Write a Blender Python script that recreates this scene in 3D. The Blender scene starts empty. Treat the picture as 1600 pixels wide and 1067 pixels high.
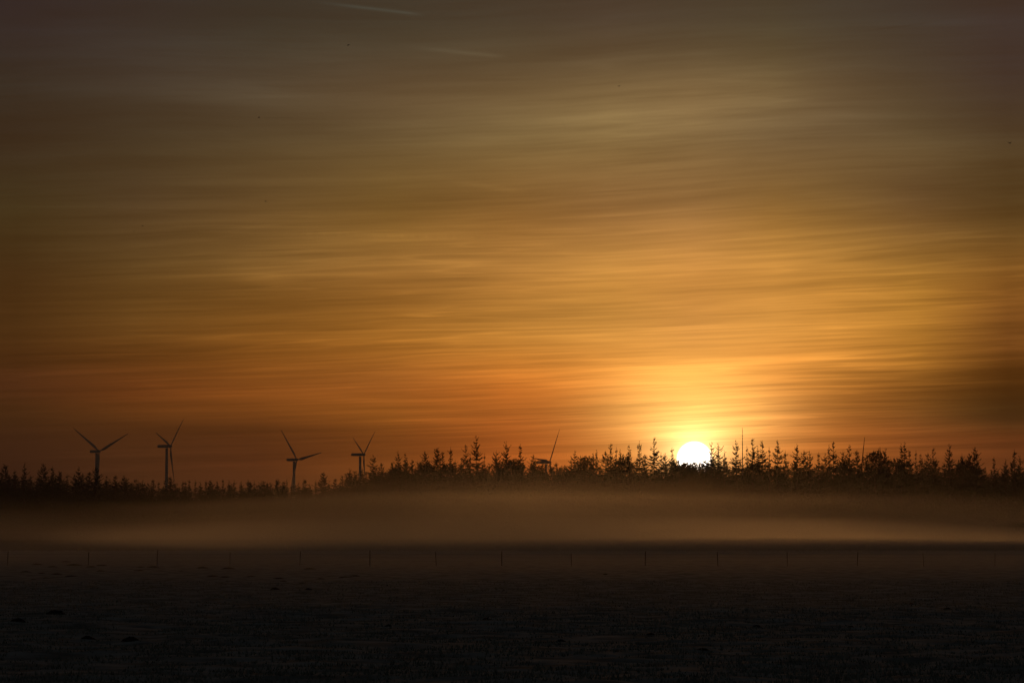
import bpy, bmesh, math, random
import numpy as np
from mathutils import Vector

random.seed(11)
S = bpy.context.scene
C = S.collection
R = math.radians

# ------------------------------------------------------------------ camera
CAM_H = 2.4
F_PX = 5111.0
TILT = math.atan(309.5 / F_PX)
cam_d = bpy.data.cameras.new("camera")
cam = bpy.data.objects.new("camera", cam_d)
C.objects.link(cam)
cam_d.lens = 115.0
cam_d.sensor_width = 36.0
cam_d.clip_start = 0.5
cam_d.clip_end = 20000
cam.location = (0, 0, CAM_H)
cam.rotation_euler = (math.pi / 2 + TILT, 0, 0)
S.camera = cam


def ray(px, py):
    u, v = (px - 800) / F_PX, (533.5 - py) / F_PX
    ct, st = math.cos(TILT), math.sin(TILT)
    return Vector((u, ct - v * st, st + v * ct))


def at(px, py, D):
    """the point at distance D down the field that is seen at this place of the photo"""
    d = ray(px, py)
    return Vector((0, 0, CAM_H)) + d * (D / d.y)


def lin(rgb):
    """display value 0..255 to scene light"""
    return [(c / 255 / 12.92) if c <= 10.3 else ((c / 255 + .055) / 1.055) ** 2.4 for c in rgb]


# ------------------------------------------------------------------ helpers
def tag(o, label=None, cat=None, group=None, kind=None):
    if label: o['label'] = label
    if cat: o['category'] = cat
    if group: o['group'] = group
    if kind: o['kind'] = kind
    return o


def empty(name, loc, rz=0.0):
    o = bpy.data.objects.new(name, None)
    C.objects.link(o)
    o.location = loc
    o.rotation_euler = (0, 0, rz)
    o.empty_display_size = .5
    return o


def mesh_data(name, v, f, mat, smooth=False):
    me = bpy.data.meshes.new(name)
    me.from_pydata([tuple(p) for p in v], [], f)
    me.materials.append(mat)
    if smooth:
        me.polygons.foreach_set('use_smooth', [True] * len(me.polygons))
    me.update()
    return me


def outward(me):
    b = bmesh.new(); b.from_mesh(me)
    bmesh.ops.recalc_face_normals(b, faces=b.faces)
    b.to_mesh(me); b.free(); me.update()
    return me


def link(name, me, parent=None, loc=None):
    o = bpy.data.objects.new(name, me)
    C.objects.link(o)
    if parent: o.parent = parent
    if loc is not None: o.location = loc
    return o


class MB:
    """collects shapes into one mesh"""
    def __init__(s): s.v, s.f = [], []

    def add(s, v, f):
        n = len(s.v)
        s.v += [tuple(p) for p in v]
        s.f += [tuple(i + n for i in q) for q in f]

    def tube(s, pts, rad, seg=6, cap=True):
        pts = [Vector(p) for p in pts]
        vs, fs = [], []
        for i, p in enumerate(pts):
            t = (pts[min(i + 1, len(pts) - 1)] - pts[max(i - 1, 0)]).normalized()
            a = Vector((1, 0, 0)) if abs(t.x) < .8 else Vector((0, 1, 0))
            n1 = t.cross(a).normalized(); n2 = t.cross(n1)
            for k in range(seg):
                w = 2 * math.pi * k / seg
                vs.append(p + (n1 * math.cos(w) + n2 * math.sin(w)) * rad[i])
        for i in range(len(pts) - 1):
            for k in range(seg):
                a, b = i * seg + k, i * seg + (k + 1) % seg
                fs.append((a, b, b + seg, a + seg))
        if cap:
            fs.append(tuple(range(seg - 1, -1, -1)))
            fs.append(tuple(range((len(pts) - 1) * seg, len(pts) * seg)))
        s.add(vs, fs)

    def data(s, name, mat, smooth=False): return mesh_data(name, s.v, s.f, mat, smooth)


# ------------------------------------------------------------------ materials
def mat_surface(name, c1, c2, scale, rough=.8, bump=0.0, spec=.3, stretch=(1, 1, 1)):
    m = bpy.data.materials.new(name); m.use_nodes = True
    nt = m.node_tree; b = nt.nodes['Principled BSDF']
    tc = nt.nodes.new('ShaderNodeTexCoord'); mp = nt.nodes.new('ShaderNodeMapping')
    mp.inputs['Scale'].default_value = stretch
    nz = nt.nodes.new('ShaderNodeTexNoise'); nz.inputs['Scale'].default_value = scale
    nz.inputs['Detail'].default_value = 5
    rp = nt.nodes.new('ShaderNodeValToRGB')
    rp.color_ramp.elements[0].position = .35; rp.color_ramp.elements[1].position = .65
    rp.color_ramp.elements[0].color = (*c1, 1); rp.color_ramp.elements[1].color = (*c2, 1)
    L = nt.links.new
    L(tc.outputs['Object'], mp.inputs['Vector']); L(mp.outputs['Vector'], nz.inputs['Vector'])
    L(nz.outputs['Fac'], rp.inputs['Fac']); L(rp.outputs['Color'], b.inputs['Base Color'])
    b.inputs['Roughness'].default_value = rough
    b.inputs['Specular IOR Level'].default_value = spec
    if bump:
        bp = nt.nodes.new('ShaderNodeBump'); bp.inputs['Strength'].default_value = bump
        L(nz.outputs['Fac'], bp.inputs['Height']); L(bp.outputs['Normal'], b.inputs['Normal'])
    return m


def mat_volume(name, col, density, aniso):
    m = bpy.data.materials.new(name); m.use_nodes = True
    nt = m.node_tree
    nt.nodes.remove(nt.nodes['Principled BSDF'])
    pv = nt.nodes.new('ShaderNodeVolumePrincipled')
    pv.inputs['Color'].default_value = (*col, 1)
    pv.inputs['Density'].default_value = density
    pv.inputs['Density Attribute'].default_value = ""
    pv.inputs['Temperature Attribute'].default_value = ""
    pv.inputs['Anisotropy'].default_value = aniso
    nt.links.new(pv.outputs['Volume'], nt.nodes['Material Output'].inputs['Volume'])
    return m


M_NEEDLE = mat_surface("spruce_needles", (.030, .045, .022), (.055, .075, .035), 1.5, .75, 0, .2)
M_LEAF = mat_surface("pine_needles", (.034, .050, .024), (.065, .080, .038), 1.5, .75, 0, .2)
M_BARK = mat_surface("bark", (.06, .045, .035), (.11, .085, .065), 3, .9, .4, .2, (1, 1, .2))
M_TURB = mat_surface("turbine_paint", (.19, .18, .16), (.24, .23, .21), .2, .42, 0, .5)
M_GROUND = mat_surface("frosty_turf", (.125, .14, .12), (.31, .34, .31), .8, .95, .5, .1)
M_GRASS = mat_surface("frosty_grass", (.11, .13, .10), (.31, .34, .30), 2.0, .8, 0, .2)
M_SOIL = mat_surface("molehill_soil", (.012, .009, .007), (.030, .022, .016), 6, .95, .8, .1)
M_POST = mat_surface("weathered_wood", (.15, .13, .11), (.24, .21, .18), 4, .9, .4, .2, (1, 1, .15))
M_WIRE = mat_surface("fence_wire", (.16, .16, .16), (.24, .23, .22), 5, .5, 0, .5)
M_BIRD = mat_surface("bird_feathers", (.03, .028, .026), (.07, .065, .06), 6, .7, 0, .2)

# ------------------------------------------------------------------ sun and sky
SUN_PX = (1085, 717)
sd = ray(*SUN_PX).normalized()
SUN_EL = math.asin(sd.z)
SUN_AZ = math.atan2(sd.x, sd.y)

sl = bpy.data.lights.new("sun", 'SUN')
sl.energy = 0.128
sl.angle = R(8)           # the veiled sun and the bright cloud round it
sl.color = (1.0, .41, .11)
so = bpy.data.objects.new("sun", sl); C.objects.link(so)
so.location = (200, 3000, 400)
so.rotation_euler = sd.to_track_quat('Z', 'Y').to_euler()

W = bpy.data.worlds.new("World"); S.world = W; W.use_nodes = True
nt = W.node_tree; N = nt.nodes; L = nt.links.new
bg = N['Background']


def val(x, sock):
    if isinstance(x, (int, float)): sock.default_value = x
    else: L(x, sock)


def m(op, a, b=0.0, c=None, clamp=False):
    n = N.new('ShaderNodeMath'); n.operation = op; n.use_clamp = clamp
    val(a, n.inputs[0]); val(b, n.inputs[1])
    if c is not None: val(c, n.inputs[2])
    return n.outputs[0]


def sstep(x, a, b, kind='SMOOTHSTEP', lo=0.0, hi=1.0):
    n = N.new('ShaderNodeMapRange'); n.interpolation_type = kind; n.clamp = True
    val(x, n.inputs['Value'])
    n.inputs['From Min'].default_value = a; n.inputs['From Max'].default_value = b
    n.inputs['To Min'].default_value = lo; n.inputs['To Max'].default_value = hi
    return n.outputs['Result']


def mixc(fac, a, b, kind='MIX'):
    n = N.new('ShaderNodeMix'); n.data_type = 'RGBA'; n.blend_type = kind; n.clamp_factor = True
    val(fac, n.inputs['Factor'])
    for x, s in ((a, n.inputs['A']), (b, n.inputs['B'])):
        if isinstance(x, (tuple, list)): s.default_value = (*x[:3], 1)
        else: L(x, s)
    return n.outputs['Result']


def scale_col(col, f):
    n = N.new('ShaderNodeVectorMath'); n.operation = 'SCALE'
    if isinstance(col, (tuple, list)): n.inputs[0].default_value = col[:3]
    else: L(col, n.inputs[0])
    val(f, n.inputs['Scale'])
    return n.outputs[0]


def add_col(a, b):
    n = N.new('ShaderNodeVectorMath'); n.operation = 'ADD'
    L(a, n.inputs[0]); L(b, n.inputs[1])
    return n.outputs[0]


geo = N.new('ShaderNodeTexCoord')
sep = N.new('ShaderNodeSeparateXYZ'); L(geo.outputs['Generated'], sep.inputs[0])
dx, dy, dz = sep.outputs
K = F_PX                                   # sky angles counted in 1/5111 of a radian
U = m('MULTIPLY', m('ARCTAN2', dx, dy), K)          # compass angle east of the view axis
V = m('MULTIPLY', m('ARCSINE', dz), K)              # height above the horizon

# brightness of the thin cloud deck by compass angle and height (colour of the dawn sky)
HT = [0, 155, 193, 243, 313, 413, 513, 613, 713, 813, 1200]
SKY = {   # U: colours at the heights HT
    -2600: [(31, 15, 9), (33, 17, 9), (40, 22, 8), (45, 22, 11), (45, 27, 11), (38, 27, 13), (34, 33, 19), (25, 26, 22), (19, 23, 24), (16, 18, 26), (11, 11, 22)],
    -770: [(37, 18, 11), (39, 20, 11), (48, 26, 10), (54, 27, 13), (53, 32, 13), (45, 32, 16), (41, 39, 23), (30, 31, 27), (23, 28, 29), (19, 22, 31), (14, 14, 26)],
    -400: [(68, 34, 14), (79, 40, 16), (107, 57, 18), (120, 66, 22), (128, 80, 29), (110, 78, 36), (92, 71, 40), (68, 60, 41), (56, 54, 45), (26, 36, 35), (16, 22, 29)],
    0: [(156, 74, 26), (178, 88, 30), (190, 100, 36), (200, 112, 40), (200, 133, 55), (165, 114, 53), (139, 100, 51), (113, 94, 58), (93, 80, 56), (47, 51, 45), (24, 28, 33)],
    285: [(190, 98, 34), (200, 106, 38), (212, 120, 42), (224, 136, 50), (206, 141, 70), (197, 137, 67), (151, 111, 63), (122, 100, 64), (110, 93, 63), (53, 55, 47), (30, 33, 34)],
    500: [(146, 74, 26), (152, 78, 28), (156, 86, 32), (176, 108, 42), (215, 145, 62), (187, 131, 58), (126, 95, 50), (96, 81, 55), (81, 72, 53), (40, 47, 43), (23, 28, 32)],
    770: [(78, 40, 20), (88, 44, 17), (32, 24, 8), (48, 27, 6), (100, 60, 24), (109, 72, 29), (67, 55, 31), (48, 45, 33), (29, 34, 38), (24, 29, 35), (16, 17, 27)],
    -590: [(59, 32, 14), (64, 34, 15), (77, 40, 12), (88, 45, 16), (93, 59, 23), (83, 61, 30), (66, 54, 35), (47, 45, 34), (40, 41, 38), (23, 29, 33), (15, 19, 28)],
    -190: [(109, 57, 19), (127, 67, 22), (152, 85, 27), (156, 89, 33), (167, 107, 40), (138, 95, 43), (117, 88, 43), (91, 77, 49), (75, 66, 49), (35, 44, 40), (22, 27, 31)],
    150: [(178, 90, 30), (186, 94, 32), (196, 104, 36), (206, 118, 44), (207, 142, 65), (182, 128, 60), (151, 110, 62), (124, 102, 63), (107, 91, 62), (55, 54, 48), (32, 32, 33)],
    410: [(170, 84, 28), (178, 88, 32), (190, 100, 40), (204, 118, 46), (218, 149, 69), (200, 140, 65), (141, 104, 53), (109, 91, 61), (98, 85, 58), (49, 53, 44), (29, 31, 33)],
    630: [(116, 60, 24), (120, 63, 25), (112, 67, 26), (134, 84, 30), (174, 117, 44), (155, 109, 45), (99, 76, 45), (75, 66, 45), (53, 52, 43), (28, 38, 40), (17, 25, 31)],
    2600: [(66, 34, 17), (74, 37, 14), (27, 20, 6), (40, 22, 5), (85, 51, 20), (92, 61, 24), (56, 46, 26), (40, 38, 28), (24, 28, 32), (20, 24, 29), (13, 14, 22)],
}
VMAX = 1300.0
pos = m('DIVIDE', V, VMAX, clamp=True)
UW = m('ADD', U, 0.0)
col = None; prev = None
for u in sorted(SKY):
    rp = N.new('ShaderNodeValToRGB'); cr = rp.color_ramp; cr.interpolation = 'CARDINAL'
    while len(cr.elements) < len(HT): cr.elements.new(.5)
    for i, h in enumerate(HT):
        cr.elements[i].position = h / VMAX
    for i, h in enumerate(SKY[u]):
        cr.elements[i].color = (*[c ** .5 for c in lin(h)], 1)
    L(pos, rp.inputs['Fac'])
    col = rp.outputs['Color'] if col is None else mixc(sstep(UW, prev, u, 'LINEAR'), col, rp.outputs['Color'])
    prev = u
# behind the viewer the dawn sky is a dull grey blue
back = sstep(m('ABSOLUTE', U), 3200, 9000)
col = mixc(1.0, col, col, 'MULTIPLY')
col = mixc(back, col, lin((30, 30, 31)))


# streaks of high thin cloud, drawn out along the wind and closing up towards the horizon
def noise(su, sv, off, detail=3.0, rough=.5, tilt=.03, warp=None):
    lv = m('MULTIPLY', m('LOGARITHM', m('ADD', m('MAXIMUM', m('ADD', V, m('MULTIPLY', U, -tilt)), -100), 240), math.e), sv)
    if warp is not None: lv = m('ADD', lv, warp)
    cb = N.new('ShaderNodeCombineXYZ')
    val(m('DIVIDE', U, su), cb.inputs[0]); val(lv, cb.inputs[1]); cb.inputs[2].default_value = off
    n = N.new('ShaderNodeTexNoise'); n.inputs['Scale'].default_value = 1.0
    n.inputs['Detail'].default_value = detail; n.inputs['Roughness'].default_value = rough
    L(cb.outputs[0], n.inputs['Vector'])
    return m('SUBTRACT', n.outputs['Fac'], .5)


w0 = m('MULTIPLY', noise(800, 2.5, 3.7, 2), .55)
n1 = noise(900, 7.0, 21.7, 4, .5, .020, w0)
n2 = noise(520, 24.0, 8.1, 4, .55, .030, m('MULTIPLY', w0, 2.5))
n3 = noise(330, 75.0, 5.9, 4, .6, .036, m('MULTIPLY', w0, 6.0))
n4 = noise(240, 150.0, 2.2, 3, .6, .040, m('MULTIPLY', w0, 12.0))
patch = m('ADD', .6, m('MULTIPLY', noise(500, 4.0, 11.0, 2), 2.4), clamp=True)
st = m('ADD', m('MULTIPLY', n1, 1.25), m('MULTIPLY', m('MULTIPLY', n2, .95), patch))
st = m('ADD', st, m('MULTIPLY', m('MULTIPLY', n3, .60), m('SUBTRACT', sstep(V, 150, 750, lo=1.0, hi=.4), 0.0)))
st = m('ADD', st, m('MULTIPLY', n4, sstep(V, 200, 800, lo=.38, hi=.16)))
n5 = noise(560, 26.0, 4.4, 4, .6, .028, m('MULTIPLY', w0, 3.0))
low_right = m('MULTIPLY', sstep(U, 200, 560), sstep(V, 230, 360, lo=1.0, hi=0.0))
st = m('ADD', st, m('MULTIPLY', m('MULTIPLY', n5, 1.5), low_right))


def fibre(su_, sv_, off, tilt, thin):
    q = noise(su_, sv_, off, 2, .5, tilt, m('MULTIPLY', w0, sv_ / 14))
    return m('MAXIMUM', m('SUBTRACT', 1.0, m('DIVIDE', m('ABSOLUTE', q), thin)), 0.0)


st = m('ADD', st, m('MULTIPLY', m('MULTIPLY', fibre(620, 20.0, 6.2, .030, .030), patch), sstep(V, 330, 650, lo=.14, hi=.05)))
st = m('ADD', st, m('MULTIPLY', m('MULTIPLY', fibre(480, 34.0, 9.7, .042, .035), patch), sstep(V, 330, 650, lo=.10, hi=.04)))
st = m('MULTIPLY', st, sstep(V, 90, 200, lo=.7, hi=1.0))


# vapour trails left in the cloud
def trail(x0, y0, x1, y1, w, amp, dash=False):
    u0, v0, u1, v1 = x0 - 800, 843 - y0, x1 - 800, 843 - y1
    ln = math.hypot(u1 - u0, v1 - v0); cx, cy = (u1 - u0) / ln, (v1 - v0) / ln
    a = m('ADD', m('MULTIPLY', m('SUBTRACT', U, u0), cx), m('MULTIPLY', m('SUBTRACT', V, v0), cy))
    b = m('ADD', m('MULTIPLY', m('SUBTRACT', U, u0), -cy), m('MULTIPLY', m('SUBTRACT', V, v0), cx))
    k = m('DIVIDE', b, w)
    g = m('EXPONENT', m('MULTIPLY', m('MULTIPLY', k, k), -1.0))
    e = m('MULTIPLY', sstep(a, 0, ln * .5), sstep(a, ln * .8, ln, lo=1.0, hi=0.0))
    g = m('MULTIPLY', g, e)
    if dash:
        n = N.new('ShaderNodeTexNoise'); n.noise_dimensions = '1D'
        n.inputs['Scale'].default_value = .075; L(a, n.inputs['W'])
        g = m('MULTIPLY', g, m('ADD', -.6, m('MULTIPLY', n.outputs['Fac'], 3.0)))
    return m('MULTIPLY', g, amp)


st = m('ADD', st, trail(470, 5, 670, 27, 2.8, .5))
st = m('ADD', st, trail(620, 74, 800, 92, 3.4, .22))
st = m('ADD', st, trail(300, 362, 800, 374, 3.2, .055, True))
st = m('ADD', st, trail(660, 276, 830, 303, 5.0, .09))
st = m('ADD', st, trail(1330, 58, 1466, 43, 1.6, -.14))
st = m('ADD', st, trail(1000, 386, 1500, 352, 3.0, .12))

STREAK = 1.4
SOFTEN = 0.04
mul = m('EXPONENT', m('SUBTRACT', m('MULTIPLY', st, STREAK), SOFTEN))
col = scale_col(col, mul)

# glow of the cloud in front of and around the sun
su, sv = SUN_AZ * K, SUN_EL * K


def glow(cu, cv, wu, wv, p=1.0):
    a = m('DIVIDE', m('SUBTRACT', U, cu), wu); b = m('DIVIDE', m('SUBTRACT', V, cv), wv)
    r2 = m('ADD', m('MULTIPLY', a, a), m('MULTIPLY', b, b))
    return m('EXPONENT', m('MULTIPLY', r2, -1.0))


mul2 = m('EXPONENT', m('MULTIPLY', st, STREAK * .8))
G_WIDE = (0.34, 0.14, 0.018)
G_MID = (0.80, 0.56, 0.16)
G_CORE = (0.6, 0.46, 0.20)
col = add_col(col, scale_col(G_WIDE, m('MULTIPLY', glow(su, sv + 105, 200, 135), mul2)))
col = add_col(col, scale_col(G_MID, m('MULTIPLY', glow(su + 2, sv + 72, 128, 66), mul2)))
col = add_col(col, scale_col(G_CORE, m('MULTIPLY', glow(su, sv + 18, 60, 38), mul2)))

# clear sky above the cloud deck, seen thinly through it
sky = N.new('ShaderNodeTexSky'); sky.sky_type = 'NISHITA'; sky.sun_disc = False
sky.sun_elevation = SUN_EL; sky.sun_rotation = SUN_AZ
sky.air_density = 1.2; sky.dust_density = 3.0
THIN = 0.06
col = add_col(col, scale_col(sky.outputs['Color'], .08 * THIN))

# the sun's own disc
dt = N.new('ShaderNodeVectorMath'); dt.operation = 'DOT_PRODUCT'
L(geo.outputs['Generated'], dt.inputs[0]); dt.inputs[1].default_value = sd
ang = m('MULTIPLY', m('ARCCOSINE', m('MINIMUM', dt.outputs['Value'], 1.0)), K)
disc = sstep(ang, 22.0, 29.0, lo=1.0, hi=0.0)
halo = m('EXPONENT', m('MULTIPLY', m('MAXIMUM', m('SUBTRACT', ang, 26.0), 0.0), -1 / 13.0))
col = add_col(col, scale_col((1.0, .66, .27), m('MULTIPLY', halo, 1.0)))
col = mixc(disc, col, (9.0, 7.6, 6.0))
L(col, bg.inputs['Color'])
bg.inputs['Strength'].default_value = 1.0

# ------------------------------------------------------------------ ground
rng = np.random.default_rng(5)


def vnoise(x, y, seed):
    """smooth value noise on arrays"""
    xi, yi = np.floor(x).astype(np.int64), np.floor(y).astype(np.int64)
    fx, fy = x - xi, y - yi
    fx, fy = fx * fx * (3 - 2 * fx), fy * fy * (3 - 2 * fy)

    def h(a, b):
        n = (a * 374761393 + b * 668265263 + seed * 974711) & 0x7fffffff
        n = ((n ^ (n >> 13)) * 1274126177) & 0x7fffffff
        return ((n ^ (n >> 16)) & 0xffff) / 65535.0
    return (h(xi, yi) * (1 - fx) + h(xi + 1, yi) * fx) * (1 - fy) + (h(xi, yi + 1) * (1 - fx) + h(xi + 1, yi + 1) * fx) * fy


def gz(x, y):
    """height of the field"""
    x, y = np.asarray(x, float), np.asarray(y, float)
    z = .10 * (vnoise(x / 7, y / 9, 1) - .5) + .09 * (vnoise(x / 2.4, y / 2.8, 2) - .5) + .075 * (vnoise(x / .8, y / .9, 3) - .5)
    z = z + .04 * (vnoise(x / .35, y / .4, 4) - .5)
    fade = np.clip((430 - y) / 180, .25, 1) * np.clip((y + 60) / 40, 0, 1)
    return z * fade


def axis(segs):
    out = [segs[0][0]]
    for a, b, s0, s1 in segs:
        p = a
        while p < b - 1e-6:
            s = s0 + (s1 - s0) * (p - a) / (b - a)
            p = min(b, p + s); out.append(p)
    return np.array(out)


xs_h = axis([(0, 16, .22, .22), (16, 60, .3, 2.5), (60, 300, 3, 30), (300, 2500, 40, 400)])
xs = np.concatenate([-xs_h[:0:-1], xs_h])
ys = axis([(-120, 30, 20, 1), (30, 40, .8, .25), (40, 95, .2, .28), (95, 330, .3, 1.6), (330, 1000, 2, 25), (1000, 4300, 60, 400)])
X, Y = np.meshgrid(xs, ys)
Z = gz(X, Y)
nx, ny = len(xs), len(ys)
V3 = np.stack([X.ravel(), Y.ravel(), Z.ravel()], 1)
ii = np.arange((ny - 1) * (nx - 1)); r_, c_ = ii // (nx - 1), ii % (nx - 1)
q0 = r_ * nx + c_
Fq = np.stack([q0, q0 + 1, q0 + nx + 1, q0 + nx], 1)


def np_mesh(name, v, f, mat, smooth=False):
    me = bpy.data.meshes.new(name)
    k = f.shape[1]
    me.vertices.add(len(v)); me.vertices.foreach_set('co', v.astype(np.float32).ravel())
    me.loops.add(f.size); me.loops.foreach_set('vertex_index', f.astype(np.int32).ravel())
    me.polygons.add(len(f)); me.polygons.foreach_set('loop_start', np.arange(0, f.size, k, dtype=np.int32))
    me.polygons.foreach_set('loop_total', np.full(len(f), k, np.int32))
    if smooth: me.polygons.foreach_set('use_smooth', np.ones(len(f), bool))
    me.materials.append(mat)
    me.update(calc_edges=True); me.validate()
    return me


tag(link('ground', np_mesh('ground', V3, Fq, M_GROUND, True)), 'dark frosty meadow reaching from the viewer to the forest', 'ground', None, 'structure')

# short frosted grass on the near meadow
n = 170000
gy = 40 + (rng.random(n) ** 1.5) * 150
gx = (rng.random(n) * 2 - 1) * (gy * .185 + 3)
cl = vnoise(gx / 1.1, gy / 1.6, 21) * .6 + vnoise(gx / .3, gy / .4, 22) * .4
keep = cl > .42
gx, gy, cl = gx[keep], gy[keep], cl[keep]
n = len(gx)
hh = (.03 + .10 * rng.random(n) * cl) * 1.0
aa = rng.random(n) * math.pi; wd = .012 + .018 * rng.random(n)
lx, ly = (rng.random(n) - .5) * .09, (rng.random(n) - .5) * .09
z0 = gz(gx, gy)
P = np.zeros((n, 3, 3))
P[:, 0] = np.stack([gx - np.cos(aa) * wd, gy - np.sin(aa) * wd, z0 - .015], 1)
P[:, 1] = np.stack([gx + np.cos(aa) * wd, gy + np.sin(aa) * wd, z0 - .015], 1)
P[:, 2] = np.stack([gx + lx, gy + ly, z0 + hh], 1)
tag(link('grass', np_mesh('grass', P.reshape(-1, 3), np.arange(n * 3).reshape(-1, 3), M_GRASS)),
    'short frosted grass covering the near meadow', 'grass', None, 'stuff')

# ------------------------------------------------------------------ molehills
def molehill_mesh(seed):
    rr = np.random.default_rng(seed)
    v, f = [], []
    rings, seg = 7, 18
    for i in range(rings + 1):
        t = i / rings
        for k in range(seg):
            w = 2 * math.pi * k / seg
            rad = (1 - t) * (1 + .16 * math.sin(2 * w + seed) + .10 * math.sin(5 * w + 2 * seed))
            h = .36 * (1 - (1 - t) ** 2.0)
            j = 1 + (rr.random() - .5) * .18
            v.append((rad * math.cos(w) * j * .5, rad * math.sin(w) * j * .42, h * (1 + (rr.random() - .5) * .22) - .06))
    for i in range(rings):
        for k in range(seg):
            a, b = i * seg + k, i * seg + (k + 1) % seg
            f.append((a, b, b + seg, a + seg))
    # loose clods thrown up on the heap
    for q in range(14):
        w, rd = rr.random() * 6.28, rr.random() ** .5 * .55
        s = .03 + .05 * rr.random(); z = .36 * (1 - min(1, (rd * 2)) ** 2) - .01
        c = np.array([rd * math.cos(w), rd * math.sin(w) * .85, max(z, -.03) * .9])
        n0 = len(v)
        for d in ((1, 0, 0), (-1, 0, 0), (0, 1, 0), (0, -1, 0), (0, 0, .9), (0, 0, -.9)):
            v.append(tuple(c + np.array(d) * s * (.8 + .4 * rr.random())))
        for t_ in ((0, 2, 4), (2, 1, 4), (1, 3, 4), (3, 0, 4), (2, 0, 5), (1, 2, 5), (3, 1, 5), (0, 3, 5)):
            f.append(tuple(n0 + i for i in t_))
    return mesh_data('molehill', v, f, M_SOIL)


hill_me = [molehill_mesh(s) for s in range(5)]
HG = 'molehills scattered over the frosty meadow'
FARL = 'low dark molehill in the scattered patch before the left fence posts'
MIDL = 'small faint molehill in the middle of the meadow'
HILLS = [  # px, py of the foot, width in photo pixels, label
    (86, 958, 36, 'broad black molehill with a flat top, largest on the left of the meadow'),
    (205, 1002, 30, 'black molehill nearest the viewer, at the lower left of the meadow'),
    (28, 974, 22, 'faint molehill below and left of the broad black one'),
    (137, 998, 26, 'faint low molehill beside the nearest black molehill, on its left'),
    (760, 970, 21, 'rough clotted molehill alone in the middle of the near meadow'),
    (1182, 979, 22, 'dark molehill alone on the right of the meadow below the sun'),
    (1098, 1015, 18, 'molehill closest to the viewer below and left of the sun'),
    (1330, 979, 14, 'small dark molehill on the right, between the sun and the frame edge'),
    (1480, 950, 15, 'small black molehill farthest to the right on the meadow'),
    (1424, 945, 10, 'tiny molehill just left of the rightmost black molehill'),
    (946, 897, 9, 'lone tiny molehill far out in front of the middle fence'),
    (654, 931, 9, 'tiny molehill alone left of the middle of the meadow'),
    (607, 981, 12, 'low molehill left of the clotted molehill in the middle'),
    (1030, 978, 13, 'low flat molehill right of the clotted middle molehill'),
    (1017, 992, 14, 'flat molehill on the near meadow below the sun, left side'),
    (876, 999, 16, 'flat smudged molehill right of and below the clotted middle one'),
    (429, 922, 18, 'thin flat molehill, left one of the pair beyond the middle left'),
    (482, 923, 14, 'thin flat molehill, right one of the pair beyond the middle left'),
]
for p in ((82, 886), (58, 882), (115, 884), (143, 886), (159, 884), (157, 892), (65, 895), (40, 894), (88, 898), (111, 901), (72, 902), (52, 904),
          (219, 886), (240, 886), (217, 891), (283, 893), (316, 887), (357, 889), (332, 900), (352, 902), (392, 901), (345, 910),
          (435, 904), (443, 908), (472, 911), (501, 904), (506, 910), (484, 889), (103, 878), (540, 902), (555, 900)):
    HILLS.append((p[0], p[1], random.uniform(11, 25), None))
for i, (px, py, w, lab) in enumerate(HILLS):
    d = ray(px, py); s = CAM_H / -d.z
    x, y = d.x * s, d.y * s
    o = bpy.data.objects.new('molehill', hill_me[i % 5]); C.objects.link(o)
    sc = w / F_PX * y
    o.location = (x, y, float(gz(x, y)))
    o.scale = (sc, sc * random.uniform(.8, 1.1), sc * random.uniform(.55, .8) if lab else sc * .32)
    o.rotation_euler = (0, 0, random.uniform(-.5, .5) + (math.pi if i % 2 else 0))
    tag(o, lab or FARL, 'molehill', HG if lab else 'molehills in the patch before the left fence posts')

# ------------------------------------------------------------------ wire fence
FD = 300.0
fx = [-420, -310, -205, -95, 11, 138, 245, 359, 468, 578, 682, 784, 893, 1008, 1122, 1230, 1340, 1443, 1555, 1665, 1775, 1880, 1990]
fr = empty('wire_fence', (0, FD, 0))
tag(fr, 'thin wire fence on wooden posts crossing the meadow in front of the fog', 'fence')
tops = []
for i, px in enumerate(fx):
    q = at(px, 884, FD)
    h = random.uniform(1.18, 1.36) if px not in (245, 578) else 1.45
    lx_, ly_ = random.uniform(-.10, .10), random.uniform(-.03, .03)
    rd = random.uniform(.028, .045)
    b = MB(); b.tube([(0, 0, -.3), (lx_ * .5, ly_ * .5, h * .5), (lx_, ly_, h - .02), (lx_ * 1.05, ly_, h)], [rd * 1.1, rd, rd * .93, rd * .6], 8)
    dyy = random.uniform(-.3, .3)
    po = link('post', b.data('post', M_POST), fr, (q.x, dyy, float(gz(q.x, FD + dyy))))
    tops.append((q.x, dyy, h))
for hgt in (.45, .8, 1.1):
    b = MB(); pts = []
    for i, (x, y, h) in enumerate(tops):
        pts.append((x, y - .07, hgt))
        if i < len(tops) - 1:
            x2, y2, _ = tops[i + 1]
            pts.append(((x + x2) / 2, (y + y2) / 2 - .07, hgt - .04))
    b.tube(pts, [.006] * len(pts), 5)
    link('wire', b.data('wire', M_WIRE), fr)

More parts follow.
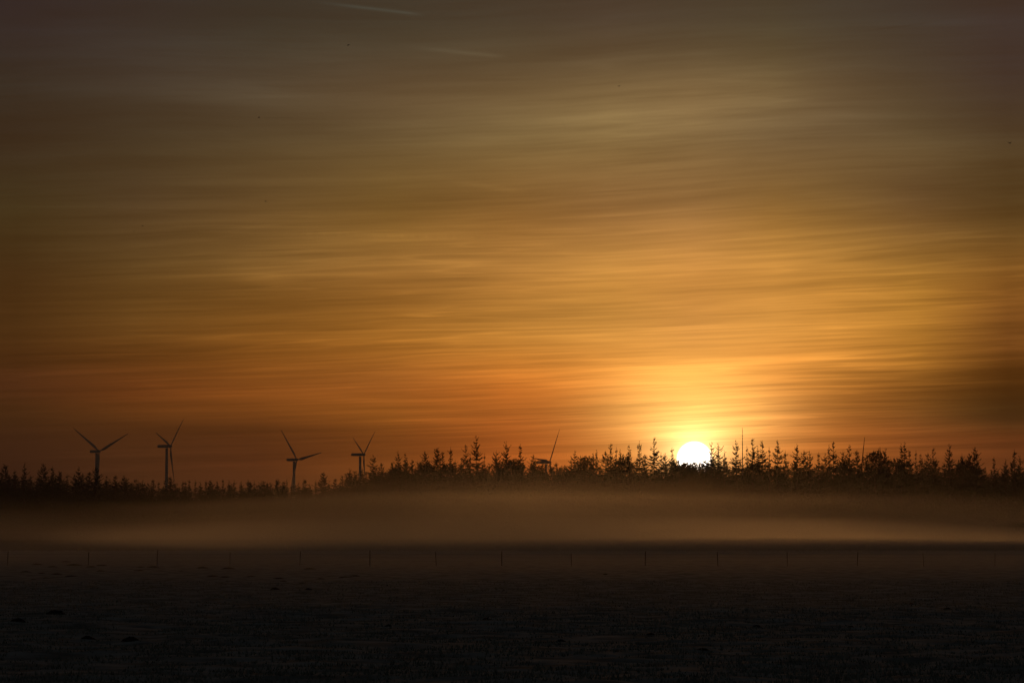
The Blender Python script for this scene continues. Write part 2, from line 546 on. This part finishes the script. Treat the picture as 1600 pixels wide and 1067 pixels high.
# ------------------------------------------------------------------ trees
def conifer(seed, H, slope, rmax, sparse, dens=1.0, low=.12):
    """spruce: crown mesh and trunk mesh; slope = half width gained per metre below the tip"""
    rr = np.random.default_rng(seed)
    v, f = [], []

    def quad(p, d, length, width, side):
        n0 = len(v)
        e = p + d * length; mid = p + d * length * .45
        v.extend([tuple(p), tuple(mid + side * width), tuple(e), tuple(mid - side * width)])
        f.append((n0, n0 + 1, n0 + 2, n0 + 3))

    up = np.array([0, 0, 1.0])
    bx, by = (rr.random() - .5) * .5, (rr.random() - .5) * .5
    # leading shoot
    n0 = len(v)
    lead = .55 + .5 * sparse
    for k in range(3):
        w = 2.09 * k
        v.append((.05 * math.cos(w), .05 * math.sin(w), H - lead - .8))
    v.append((0, 0, H)); f.extend([(n0, n0 + 1, n0 + 3), (n0 + 1, n0 + 2, n0 + 3), (n0 + 2, n0, n0 + 3)])
    for k in range(int(14 + 12 * rr.random())):      # bristly tip, cones
        z = H - rr.random() ** 1.2 * lead * 1.1
        w = rr.random() * 6.28
        d = np.array([math.cos(w), math.sin(w), .7 + rr.random()]); d /= np.linalg.norm(d)
        quad(np.array([0, 0, z]), d, .12 + .16 * rr.random(), .045, np.cross(d, up + .1))
    for k in range(int(150 * (1 if slope > .1 else .5))):      # needles along the upper stem
        z = H - lead * .6 - rr.random() * 6.5
        w = rr.random() * 6.28
        d = np.array([math.cos(w), math.sin(w), .5 * rr.random()]); d /= np.linalg.norm(d)
        quad(np.array([0, 0, z]), d, .12 + .2 * rr.random() * min(1, (H - z) / 4), .055, np.cross(d, up + .1))
    z = H - lead * .75
    while z > max(.3, H * low):
        dzt = H - z
        frac = min(1, dzt / (H * .45))
        r0 = min(rmax, .16 + slope * dzt) * (.78 + .44 * rr.random())
        if dzt < 7 and rr.random() < .32 * sparse: r0 *= .5
        nb = int(3 + 2 * rr.random() + 4 * frac)
        ph = rr.random() * 6.28
        for k in range(nb):
            if rr.random() < .22 * sparse and dzt < 8: continue
            w = ph + 6.283 * k / nb + (rr.random() - .5) * .7
            Lb = r0 * (.65 + .55 * rr.random())
            if rr.random() < .06: Lb *= 1.45
            hd = np.array([math.cos(w), math.sin(w), 0])
            pitch = (.75 - 1.05 * min(1, dzt / 6.0)) + (rr.random() - .5) * .35
            p0 = np.array([0, 0, z + (rr.random() - .5) * .7])
            pts = []
            for s in (0, .35, .7, 1.0):
                pts.append(p0 + hd * Lb * s + up * Lb * (pitch * s - .22 * s * (1 - s) * 2 + .22 * s * s))
            # woody axis
            n0 = len(v)
            for i, p in enumerate(pts):
                rad = .055 * (1 - .7 * i / 3) * (.6 + .4 * frac)
                sd_ = np.array([-hd[1], hd[0], 0])
                v.extend([tuple(p + sd_ * rad), tuple(p - sd_ * rad), tuple(p - up * rad * 1.4)])
            for i in range(3):
                for a_, b_ in ((0, 1), (1, 2), (2, 0)):
                    f.append((n0 + i * 3 + a_, n0 + i * 3 + b_, n0 + i * 3 + 3 + b_, n0 + i * 3 + 3 + a_))
            # twigs with needles
            nt_ = max(5, int(Lb / .065 * dens * (1 if z > H * .6 else .4)))
            for q in range(nt_):
                s = .12 + .88 * (q + rr.random()) / nt_
                i = min(2, int(s / .35)); tt = min(1, (s - (0, .35, .7)[i]) / (.35, .35, .3)[i])
                p = pts[i] * (1 - tt) + pts[i + 1] * tt
                ax = pts[i + 1] - pts[i]; ax = ax / (np.linalg.norm(ax) + 1e-6)
                sgn = 1 if q % 2 else -1
                d = ax * (.35 + .6 * rr.random()) + np.array([-hd[1], hd[0], 0]) * sgn * (.4 + .7 * rr.random()) + up * ((rr.random() - .62) * .9)
                d /= np.linalg.norm(d)
                ln_ = (.16 + .24 * rr.random()) * (.7 + .5 * frac) * (1.15 - .4 * s)
                sv_ = np.cross(d, rr.random(3) - .5); sv_ /= (np.linalg.norm(sv_) + 1e-6)
                quad(p, d, ln_ * 1.25, .045 + .035 * rr.random() + (.05 if z > H * .6 else .12) * frac, sv_)
        z -= (.28 + .26 * rr.random()) * (1 + .3 * sparse * (1 - frac))
    crown = mesh_data('crown', v, f, M_NEEDLE)
    b = MB()
    hs = [-.5, .5, H * .3, H * .6, H * .85, H - lead * .5]
    rb = .011 * H
    b.tube([(0, 0, h) for h in hs], [rb * 1.3, rb, rb * .78, rb * .5, rb * .22, .02], 8)
    return crown, b.data('trunk', M_BARK, True), H


def pine(seed, H, rad, nl, dens=1.0):
    """ragged pine or bushy tree: limbs with clumps of needles"""
    rr = np.random.default_rng(seed)
    v, f = [], []
    b = MB()
    rb = .013 * H
    b.tube([(0, 0, -.5), (0, 0, .6), (.1, .05, H * .4), (.15, -.1, H * .7), (.05, 0, H * .93)], [rb * 1.3, rb, rb * .75, rb * .5, .05], 8)
    for q in range(nl):
        t = (q + rr.random() * .6) / nl
        z = H * (.42 + .55 * t); w = rr.random() * 6.28
        prof = math.sin(math.pi * min(1, (.18 + .82 * (1 - t)) * .62)) if t > .3 else .8 + .4 * t
        out = rad * prof * (.45 + .6 * rr.random()) * (0.15 if t > .93 else 1)
        c = np.array([out * math.cos(w), out * math.sin(w), z + out * .25])
        if c[2] > H - .5: c[2] = H - .5
        b.tube([(.1, -.05, z - .5 - out * .25), tuple(c * np.array([.55, .55, 1]) - np.array([0, 0, .3])), tuple(c)], [rb * .3, rb * .2, .02], 4)
        cr = rad * (.20 + .22 * rr.random())
        for k in range(int(130 * dens)):
            d = rr.normal(size=3); d /= np.linalg.norm(d)
            p = c + d * cr * rr.random() ** .45 * np.array([1.15, 1.15, .75])
            d2 = d + (rr.random(3) - .5) * 1.2 + np.array([0, 0, .25]); d2 /= np.linalg.norm(d2)
            sv_ = np.cross(d2, rr.random(3) - .5); sv_ /= (np.linalg.norm(sv_) + 1e-6)
            l_ = .22 + .28 * rr.random(); wd_ = .05 + .06 * rr.random()
            n0 = len(v)
            v.extend([tuple(p), tuple(p + d2 * l_ * .5 + sv_ * wd_), tuple(p + d2 * l_), tuple(p + d2 * l_ * .5 - sv_ * wd_)])
            f.append((n0, n0 + 1, n0 + 2, n0 + 3))
    return mesh_data('crown', v, f, M_LEAF), b.data('trunk', M_BARK, True), H


H0 = 22.0
VAR = {
    'A': [conifer(s, H0, .30, 2.7, .8, 1.5) for s in (1, 2, 3, 4, 5)],         # open spiky spruce
    'S': [conifer(s, H0, .20, 1.8, .7, 1.5) for s in (11, 12, 13)],             # slim spruce
    'N': [conifer(s, H0, .085, 1.0, 1.3, .8) for s in (21, 22)],                # nearly bare thin top
    'B': [conifer(s, H0, .46, 3.2, .2, 1.4, .01) for s in (31, 32, 33)],        # dense cone
    'P': [conifer(s, H0, .40, 2.6, .6, 1.5) for s in (61, 62, 63, 64)],        # ragged conifer
    'D': [pine(s, 18.0, 3.0, 30, 1.2) for s in (51, 52)],                       # round bushy crown
}
WORD = {'A': 'open spiky spruce', 'S': 'slim spruce', 'N': 'thin almost bare spruce top', 'B': 'dense conical spruce',
        'P': 'ragged conifer', 'D': 'round bushy tree'}
NAME = {'A': 'spruce_tree', 'S': 'spruce_tree', 'N': 'spruce_tree', 'B': 'spruce_tree', 'P': 'spruce_tree', 'D': 'bushy_tree'}
cnt = {}


def plant(kind, px, py, D, label, group, wide=1.0):
    q = at(px, py, D)
    i = cnt.get(kind, 0); cnt[kind] = i + 1
    crown, trunk, H = VAR[kind][i % len(VAR[kind])]
    o = empty(NAME[kind], (q.x, D, 0), random.uniform(0, 6.28))
    zs = q.z / H
    o.scale = (wide * .5 + zs * .5, wide * .5 + zs * .5, zs)
    o['kind_code'] = kind; del o['kind_code']
    link('trunk', trunk, o); link('crown', crown, o)
    return tag(o, label, 'tree', group)


HERO = [  # x and top in the photo, kind, distance (0 = main row)
    (8, 726, 'B'), (23, 734, 'S'), (38, 722, 'S'), (68, 724, 'B'), (82, 728, 'S'), (93, 735, 'P'), (123, 729, 'A'), (136, 741, 'N'), (150, 728, 'B'),
    (180, 743, 'P'), (198, 746, 'P'),
    (266, 745, 'B', 1), (290, 752, 'S', 1), (329, 750, 'B', 1), (391, 752, 'B', 1), (408, 750, 'S', 1), (418, 752, 'S', 1), (434, 747, 'P', 1), (444, 751, 'S', 1),
    (477, 749, 'A', 1), (505, 738, 'B', 2), (535, 743, 'A', 2), (546, 732, 'A', 2),
    (583, 711, 'A'), (596, 723, 'B'), (622, 705, 'A'), (634, 708, 'S'), (653, 717, 'N'), (664, 705, 'B'), (683, 700, 'B'), (692, 706, 'A'), (704, 699, 'S'),
    (728, 695, 'A'), (735, 710, 'N'), (744, 681, 'A'), (757, 706, 'N'), (776, 704, 'P'), (791, 690, 'A'), (813, 694, 'S'), (833, 711, 'B'),
    (869, 723, 'P'), (881, 729, 'D'), (898, 704, 'A'), (907, 711, 'P'), (917, 713, 'D'), (927, 708, 'P'), (932, 703, 'N'), (946, 704, 'P'), (954, 693, 'A'), (963, 696, 'N'),
    (969, 702, 'N'), (975, 712, 'D'), (983, 695, 'S'), (999, 690, 'S'), (1007, 710, 'P'), (1022, 683, 'A'), (1033, 704, 'N'), (1039, 708, 'B'), (1050, 699, 'S'),
    (1061, 716, 'P'), (1067, 721, 'B'), (1073, 707, 'N'), (1080, 718, 'P'), (1086, 722, 'B'), (1093, 722, 'P'), (1100, 717, 'P'), (1106, 719, 'B'), (1112, 691, 'A'), (1123, 692, 'A'), (1132, 704, 'S'),
    (1150, 687, 'A'), (1167, 694, 'N'), (1176, 685, 'A'), (1184, 697, 'N'), (1191, 688, 'A'), (1202, 696, 'N'), (1215, 688, 'A'), (1227, 704, 'S'),
    (1245, 694, 'A'), (1256, 703, 'P'), (1265, 704, 'A'), (1279, 707, 'S'), (1289, 708, 'P'), (1295, 695, 'N'), (1302, 690, 'A'), (1317, 704, 'P'), (1327, 695, 'A'),
    (1339, 704, 'P'), (1355, 704, 'N'), (1368, 705, 'D'), (1375, 699, 'A'), (1383, 700, 'A'), (1408, 693, 'N'), (1413, 691, 'A'), (1421, 704, 'A'), (1431, 701, 'N'),
    (1439, 709, 'S'), (1450, 707, 'P'), (1458, 700, 'A'), (1483, 694, 'A'), (1503, 709, 'S'), (1515, 710, 'B'), (1523, 699, 'B'), (1553, 714, 'S'), (1571, 717, 'S'), (1585, 702, 'S'),
    (1594, 712, 'A'),
]
MARKS = [(154, 'the leftmost turbine'), (262, 'the second turbine from the left'), (461, 'the third turbine from the left'), (567, 'the fourth turbine from the left'),
         (861, 'the half hidden turbine'), (1085, 'the rising sun'), (1160, 'the straight bare pole'), (1348, 'the leaning dead trunk')]
ORD = ['first', 'second', 'third', 'fourth', 'fifth', 'sixth', 'seventh', 'eighth', 'ninth', 'tenth', 'eleventh', 'twelfth', 'thirteenth', 'fourteenth', 'fifteenth',
       'sixteenth', 'seventeenth', 'eighteenth', 'nineteenth', 'twentieth']
HERO.sort(key=lambda h: h[0])
for h in HERO:
    px, py, k = h[:3]; far = h[3] if len(h) > 3 else 0
    best = None
    for mx, mn in MARKS:
        if px >= mx: nth = sum(1 for g in HERO if mx <= g[0] <= px); side = 'right of'
        else: nth = sum(1 for g in HERO if px <= g[0] < mx); side = 'left of'
        if best is None or nth < best[0]: best = (nth, side, mn)
    size = 'very tall ' if py < 690 and k != 'N' else 'tall ' if py < 700 and k != 'N' else 'small ' if far == 1 else 'low ' if py > 725 else ''
    lab = f"{size}{WORD[k]}, {ORD[best[0] - 1]} treetop {best[1]} {best[2]}"
    D = (715 + random.uniform(-14, 16)) if not far else (735 + random.uniform(-14, 12)) if far == 1 else 725 + random.uniform(-8, 8)
    grp = 'small trees of the low left treeline' if far == 1 else 'treetops standing out along the forest edge'
    plant(k, px, py, D, lab, grp, {'B': 1.0, 'D': .9}.get(k, 1.0) * random.uniform(.9, 1.15))

# lower trees that close the treeline between the tall ones
x = 556
FILL = 'low dense tree in the dark closed treeline under the taller tops'
FG = 'low trees closing the treeline'
while x < 1640:
    top = 722 + random.uniform(-5, 9)
    if 1050 < x < 1116: top = 725 + random.uniform(-3, 5)
    if 860 < x < 892: top = 737 + random.uniform(0, 4)
    if 556 <= x < 612: top = 740 + random.uniform(-4, 6)
    if 1535 < x < 1566: top = 737 + random.uniform(-3, 4)
    plant(random.choice('BBPPBD'), x, top, 745 + random.uniform(-8, 18), FILL, FG, random.uniform(1.0, 1.3))
    x += random.uniform(9, 13)
x = 1050.0
while x < 1120:
    plant('B', x, 721.5 + random.uniform(-2.5, 2.5) - (2 if x < 1062 or x > 1108 else 0), 742 + random.uniform(-6, 6), FILL, FG, random.uniform(1.1, 1.4))
    x += random.uniform(4, 5.5)
for x, y in ((843, 729), (852, 731), (864, 729), (874, 731)):
    plant('P', x, y, 738 + random.uniform(-6, 6), FILL, FG, .8)
x = 214.0
while x < 548:
    plant(random.choice('SASPN'), x, 751.5 + random.uniform(-4, 4), 742 + random.uniform(-12, 8), 'small thin tree top in the low treeline under the turbines', 'small tree tops under the turbines', random.uniform(.8, 1.1))
    x += random.uniform(7, 12)
x = -30
while x < 215:
    plant(random.choice('BPPS'), x, 742 + random.uniform(-5, 6) + max(0, (x - 150) * .12), 745 + random.uniform(-8, 18), 'low dense tree in the dark treeline at the left edge', 'low trees at the left edge', random.uniform(1.0, 1.3))
    x += random.uniform(10, 14)


# the wood behind them, one mass: rows of simple conifers
def tree_arrays(kind, i):
    crown = VAR[kind][i][0]
    n_ = len(crown.vertices); co = np.empty(n_ * 3, np.float32); crown.vertices.foreach_get('co', co)
    fs = np.array([list(p.vertices) if len(p.vertices) == 4 else list(p.vertices) + [p.vertices[-1]] for p in crown.polygons], np.int32)
    return co.reshape(-1, 3), fs, VAR[kind][i][2]


rr = np.random.default_rng(77)
VAR['W'] = [conifer(s_, H0, .46, 3.2, .2, .28, .01) for s_ in (71, 72, 73)]           # coarse ones for the mass behind
src = [tree_arrays('W', 0), tree_arrays('W', 1), tree_arrays('W', 2)]


def wood(name, label, spec):
    vs, qs, tr, off = [], [], [], 0
    for (px, py, D) in spec:
        q = at(px, py, D); s_ = src[rr.integers(len(src))]
        a = rr.random() * 6.28; zs = q.z / s_[2]; wv = rr.uniform(1.1, 1.5)
        co = s_[0]
        wv *= 1.15
        xx = (co[:, 0] * math.cos(a) - co[:, 1] * math.sin(a)) * wv + q.x
        yy = (co[:, 0] * math.sin(a) + co[:, 1] * math.cos(a)) * wv + D
        vs.append(np.stack([xx, yy, co[:, 2] * zs], 1)); 
        f4 = s_[1]; 
        qs.append(f4[f4[:, 2] != f4[:, 3]] + off); tr.append(f4[f4[:, 2] == f4[:, 3]][:, :3] + off)
        off += len(co)
    v = np.concatenate(vs); q = np.concatenate(qs)
    tag(link(name, np_mesh(name, v, q, M_NEEDLE)), label, 'wood', None, 'stuff')


sp = []
for row, D0 in enumerate((770, 784, 800)):
    for px in np.arange(-900 + row * 6, 2500, 15):
        if row == 1 and not -60 < px < 1660: continue
        low_left = 225 < px < 560
        base = 732 if px >= 545 else 757 if low_left else 748
        if not -40 < px < 1650: base = 722
        if 860 < px < 892: base = 745
        sp.append((px + rr.uniform(-6, 6), base + rr.uniform(0, 10), D0 + rr.uniform(-6, 6)))
wood('forest', 'dark forest standing as one mass behind the treetops', sp)

# two bare stems above the treetops
q = at(1160, 668, 735)
b = MB(); b.tube([(0, 0, -.5), (0, 0, q.z * .6), (0, 0, q.z * .86), (0, 0, q.z)], [.12, .10, .08, .035], 8)
b.tube([(-.35, 0, q.z * .93), (.35, 0, q.z * .93)], [.02, .02], 5)
tag(link('pole', b.data('pole', M_WIRE), None, (q.x, 735, 0)), 'thin straight bare pole rising above the treetops right of the sun', 'pole')
q = at(1345.5, 745, 725); t = at(1351, 683, 725)
dead = empty('dead_tree', (q.x, 725, 0))
tag(dead, 'leaning bare dead trunk without branches among the right treetops', 'dead tree')
b = MB(); hz = t.z; sl_ = (t.x - q.x)
b.tube([(-.8, 0, -.5), (-.3, 0, hz * .4), (.05, 0, hz * .7), (sl_ * .6, 0, hz * .88), (sl_, 0, hz)], [.22, .18, .13, .09, .04], 8)
link('trunk', b.data('trunk', M_BARK, True), dead)
for hh_, dx_, s_ in ((.80, .5, .1), (.72, -.45, .2), (.66, .4, .15)):
    b = MB(); x0 = .05 + sl_ * .5 * max(0, (hh_ - .7) / .2)
    b.tube([(x0, 0, hz * hh_), (x0 + dx_, s_, hz * hh_ + .3)], [.03, .012], 5)
    link('branch', b.data('branch', M_BARK), dead)

# ------------------------------------------------------------------ wind turbines
def blade_mesh(Rb):
    b = MB(); v = []; f = []
    st_ = [(0, .55, .55, 0), (.03, .55, .55, 0), (.08, .8, .45, 18), (.18, 1.75, .32, 14), (.30, 1.5, .24, 9), (.5, 1.05, .16, 5), (.75, .65, .09, 2), (.93, .36, .05, 0), (1, .06, .015, 0)]
    seg = 12
    for (t, c, th, tw) in st_:
        a = R(tw)
        for k in range(seg):
            w = 2 * math.pi * k / seg
            px_ = math.cos(w) * c; py_ = math.sin(w) * th * (1 - .35 * math.cos(w))
            px_ += c * .35 * (1 if t > .05 else 0)
            v.append((px_ * math.cos(a) - py_ * math.sin(a), px_ * math.sin(a) + py_ * math.cos(a) - 1.2 * t * t, t * Rb))
    for i in range(len(st_) - 1):
        for k in range(seg):
            p, q_ = i * seg + k, i * seg + (k + 1) % seg
            f.append((p, q_, q_ + seg, p + seg))
    f.append(tuple(range(seg - 1, -1, -1))); f.append(tuple(range((len(st_) - 1) * seg, len(st_) * seg)))
    return mesh_data('blade', v, f, M_TURB, True)


RB = 44.5
BL = blade_mesh(RB)
# nacelle along -Y (front) .. +Y (rear)
NB = MB()
prof = [(-2.2, 1.3, 1.2), (-1.6, 1.6, 1.5), (2, 1.65, 1.6), (7.5, 1.6, 1.55), (9.6, 1.5, 1.4), (10, 1.2, 1.1)]
vv, ff = [], []
sg = 16
for (y, wx, wz) in prof:
    for k in range(sg):
        w = 2 * math.pi * k / sg
        c_, s_ = math.cos(w), math.sin(w)
        sq = .32
        vv.append((wx * math.copysign(abs(c_) ** sq, c_), y, wz * math.copysign(abs(s_) ** sq, s_)))
for i in range(len(prof) - 1):
    for k in range(sg):
        p, q_ = i * sg + k, i * sg + (k + 1) % sg
        ff.append((p, q_, q_ + sg, p + sg))
ff.append(tuple(range(sg))); ff.append(tuple(range(len(vv) - 1, len(vv) - sg - 1, -1)))
NB.add(vv, ff); NAC = NB.data('nacelle', M_TURB)
HB = MB()
HB.tube([(0, 1.3, 0), (0, -.3, 0), (0, -1.4, 0), (0, -2.2, 0), (0, -2.6, 0)], [1.55, 1.65, 1.35, .75, .1], 16)
HUB = HB.data('hub', M_TURB, True)
VB = MB(); VB.tube([(-.5, 8.5, 1.7), (-.5, 8.5, 3.1)], [.06, .05], 6); VB.tube([(-.9, 8.5, 3.0), (-.1, 8.5, 3.0)], [.05, .05], 6)
VANE = VB.data('wind_vane', M_TURB)
TG = 'wind turbines beyond the forest'
TURB = [  # hub x, hub y, yaw, blade angle, R in px, label
    (155, 705, 47, -57, 65, 'leftmost wind turbine, its two upper blades spread in a wide V'),
    (266.5, 697, 73, 47, 67.5, 'second wind turbine from left, turned side-on with one blade high'),
    (464, 718, 54, -42, 62, 'third wind turbine from left, one blade up left, one reaching right'),
    (568.5, 710, 74, 53, 64, 'fourth wind turbine from left, beside the first tall spruce, narrow V of blades'),
    (859, 722, 66, 34, 65, 'wind turbine half hidden in treetops, only one blade standing clear'),
]
for (px, py, yaw, th0, rp_, lab) in TURB:
    D = F_PX * RB / rp_
    q = at(px, py, D)
    o = empty('wind_turbine', (0, 0, 0))
    tag(o, lab, 'wind turbine', TG)
    ps = R(yaw)
    # hub overhangs 4.2 m in front of the tower along the rotor axis
    ax = Vector((math.sin(ps), -math.cos(ps), 0))
    base = q - ax * 4.2
    o.location = (base.x, base.y, 0); o.rotation_euler = (0, 0, ps)
    hz = q.z
    tb = MB(); tb.tube([(0, 0, -1), (0, 0, hz * .33), (0, 0, hz * .66), (0, 0, hz - 1.9)], [2.25, 2.0, 1.65, 1.3], 28)
    link('tower', tb.data('tower', M_TURB, True), o)
    nc = link('nacelle', NAC, o, (0, 0, hz))
    link('wind_vane', VANE, nc)
    hb = link('hub', HUB, o, (0, -3.6, hz))
    for k in range(3):
        bl = link('blade', BL, o, (0, -4.2, hz))
        bl.rotation_euler = (0, R(th0 + 120 * k), 0)

# ------------------------------------------------------------------ birds
def bird_mesh(flap):
    b = MB()
    b.tube([(0, -.30, .02), (0, -.22, .03), (0, -.05, 0), (0, .12, -.01), (0, .26, 0), (0, .36, .0)], [.012, .035, .075, .065, .035, .045], 8)
    for s in (-1, 1):
        p = [(0, -.09), (.22, -.14), (.45, -.04), (.46, .03), (.22, .07), (0, .10)]
        zz = [0.02, .02 + flap * .22, .02 + flap * .40, .02 + flap * .40, .02 + flap * .22, .02]
        up_ = [(s * x, y, z + .012) for (x, y), z in zip(p, zz)]; dn = [(s * x, y, z - .008) for (x, y), z in zip(p, zz)]
        n_ = len(p)
        fs = [(0, 1, 4, 5), (1, 2, 3, 4), (n_ + 5, n_ + 4, n_ + 1, n_), (n_ + 4, n_ + 3, n_ + 2, n_ + 1)]
        fs += [(i, n_ + i, n_ + (i + 1) % n_, (i + 1) % n_) for i in range(n_)]
        b.add(up_ + dn, fs)
    return b.data('bird', M_BIRD)


BM = [bird_mesh(f) for f in (.5, .1, -.35)]
FLK = 'tiny dark bird in the line trailing behind the leading bird'
BIRDS = [(404.5, 184.2, .9, 'leading dark bird at the left end of the line of birds')] + [(x_, 184.6 + random.uniform(-.5, .5), 0.42, FLK) for x_ in (416, 420.5, 426, 431, 435, 440, 444.5, 449, 454)]
BIRDS += [(967, 135, 1.0, 'lone dark bird high in the sky near the middle'), (544.5, 70.5, 1.2, 'lone dark bird under the bright vapour trail at the top'),
          (1577.5, 224, 1.5, 'lone dark bird at the right edge of the sky'), (222.5, 353, .9, 'upper bird of the pair in the left sky'),
          (209.5, 361.5, .8, 'lower bird of the pair in the left sky'), (415, 315, .8, 'lone bird midway up the left sky below the line of birds')]
for i, (px, py, s, lab) in enumerate(BIRDS):
    o = link('bird', BM[i % 3], None, at(px, py, 800 + i * 3))
    o.rotation_euler = (0, random.uniform(-.3, .3), R(-90 + 35 + random.uniform(-15, 15)))
    o.scale = (s * .95,) * 3
    tag(o, lab, 'bird', 'birds flying in a line' if i < 10 else 'birds flying singly')

# ------------------------------------------------------------------ fog bank and haze
M_FOG = mat_volume("fog", (.97, .97, .97), .0095, .91)
M_HAZE = mat_volume("haze", (.95, .95, .95), .00008, .45)
# cross-section of the bank: over its top from the forest down to the nose, and back under it close above the turf
TOPP = [(16.5, 552), (14.2, 550), (12.2, 543), (10.4, 529), (8.8, 506), (7.3, 476), (5.9, 443), (4.6, 410), (3.5, 384), (2.8, 372)]
LOWP = [(2.5, 371), (2.2, 392), (1.85, 425), (1.4, 465), (.8, 505), (.2, 535), (-.2, 552)]
PR = TOPP + LOWP
fxs = np.arange(-520, 521, 10.0)
v, f = [], []


def n1d(x, y, sd_): return float(vnoise(np.array([x]), np.array([y]), sd_)[0]) - .5


for x in fxs:
    a = n1d(x / 75, 3.3, 31); c = n1d(x / 38, 7.3, 32); e = n1d(x / 16, 1.3, 36)
    low = 1 - .16 * (1 if x < -55 else 0 if x > -25 else (-25 - x) / 30)
    for i, (z, y) in enumerate(PR):
        yy = 552 - (552 - y) * (1 + .5 * c + .55 * n1d(x / 47, z / 2.2, 33) + .2 * e)
        side = min(1.0, max(0.0, (-x - 5) / 65)) if x < 0 else min(1.0, max(0.0, (x - 36) / 50))
        yy += 104 * side * (552 - y) / 180
        zz = z * (1 + .16 * a) * low if i < 8 else z + (.95 * n1d(x / 34, i / 4, 34) * min(1, z) if i > 9 else 0)
        v.append((x, min(yy, 553), zz))
    v.append((x, 553.5, -.3))
    v.append((x, 553.5, 14.0 * (1 + .16 * a) * low))
k = len(PR) + 2
for j in range(len(fxs) - 1):
    for i in range(k):
        a, b_ = j * k + i, j * k + (i + 1) % k
        f.append((a, b_, b_ + k, a + k))
f.append(tuple(range(k - 1, -1, -1))); f.append(tuple(range((len(fxs) - 1) * k, len(fxs) * k)))
tag(link('fog_bank', outward(mesh_data('fog_bank', v, f, M_FOG, False))), 'low bank of ground fog in front of the forest', 'fog', None, 'stuff')

# thin mist lying on the meadow in front of the bank
M_MIST = mat_volume("ground_mist", (.97, .97, .97), .0014, .82)
mys = [110, 140, 180, 240, 320, 420, 520, 620, 700]
v, f = [], []
mxs = np.arange(-520, 521, 20.0)
for x in mxs:
    for y in mys:
        v.append((x, y, .1 + 1.3 * min(1, (y - 110) / 300) + .7 * min(1, max(0, (y - 400) / 150)) + .3 * n1d(x / 60, y / 90, 41)))
    v.append((x, 716, 1.2)); v.append((x, 716, -.35)); v.append((x, 110, -.35))
k = len(mys) + 3
for j in range(len(mxs) - 1):
    for i in range(k):
        a, b_ = j * k + i, j * k + (i + 1) % k
        f.append((a, b_, b_ + k, a + k))
f.append(tuple(range(k - 1, -1, -1))); f.append(tuple(range((len(mxs) - 1) * k, len(mxs) * k)))
tag(link('ground_mist', outward(mesh_data('ground_mist', v, f, M_MIST))), 'thin mist lying low on the meadow', 'mist', None, 'stuff')

hx, y0, y1, zb, zt = 2700, -300, 4500, -1.6, 170
v = [(-hx, y0, zb), (hx, y0, zb), (hx, y1, zb), (-hx, y1, zb), (-hx, y0, zt), (hx, y0, zt), (hx, y1, zt), (-hx, y1, zt)]
f = [(3, 2, 1, 0), (4, 5, 6, 7), (0, 1, 5, 4), (1, 2, 6, 5), (2, 3, 7, 6), (3, 0, 4, 7)]
tag(link('haze', outward(mesh_data('haze', v, f, M_HAZE))), 'thin dawn haze filling the air over meadow and forest', 'haze', None, 'stuff')

# ------------------------------------------------------------------ render settings
S.render.engine = 'CYCLES'
S.view_settings.view_transform = 'Standard'
S.view_settings.look = 'None'
S.view_settings.exposure = 0
S.view_settings.gamma = 1
S.cycles.volume_bounces = 7
S.cycles.max_bounces = 10
S.cycles.use_denoising = True
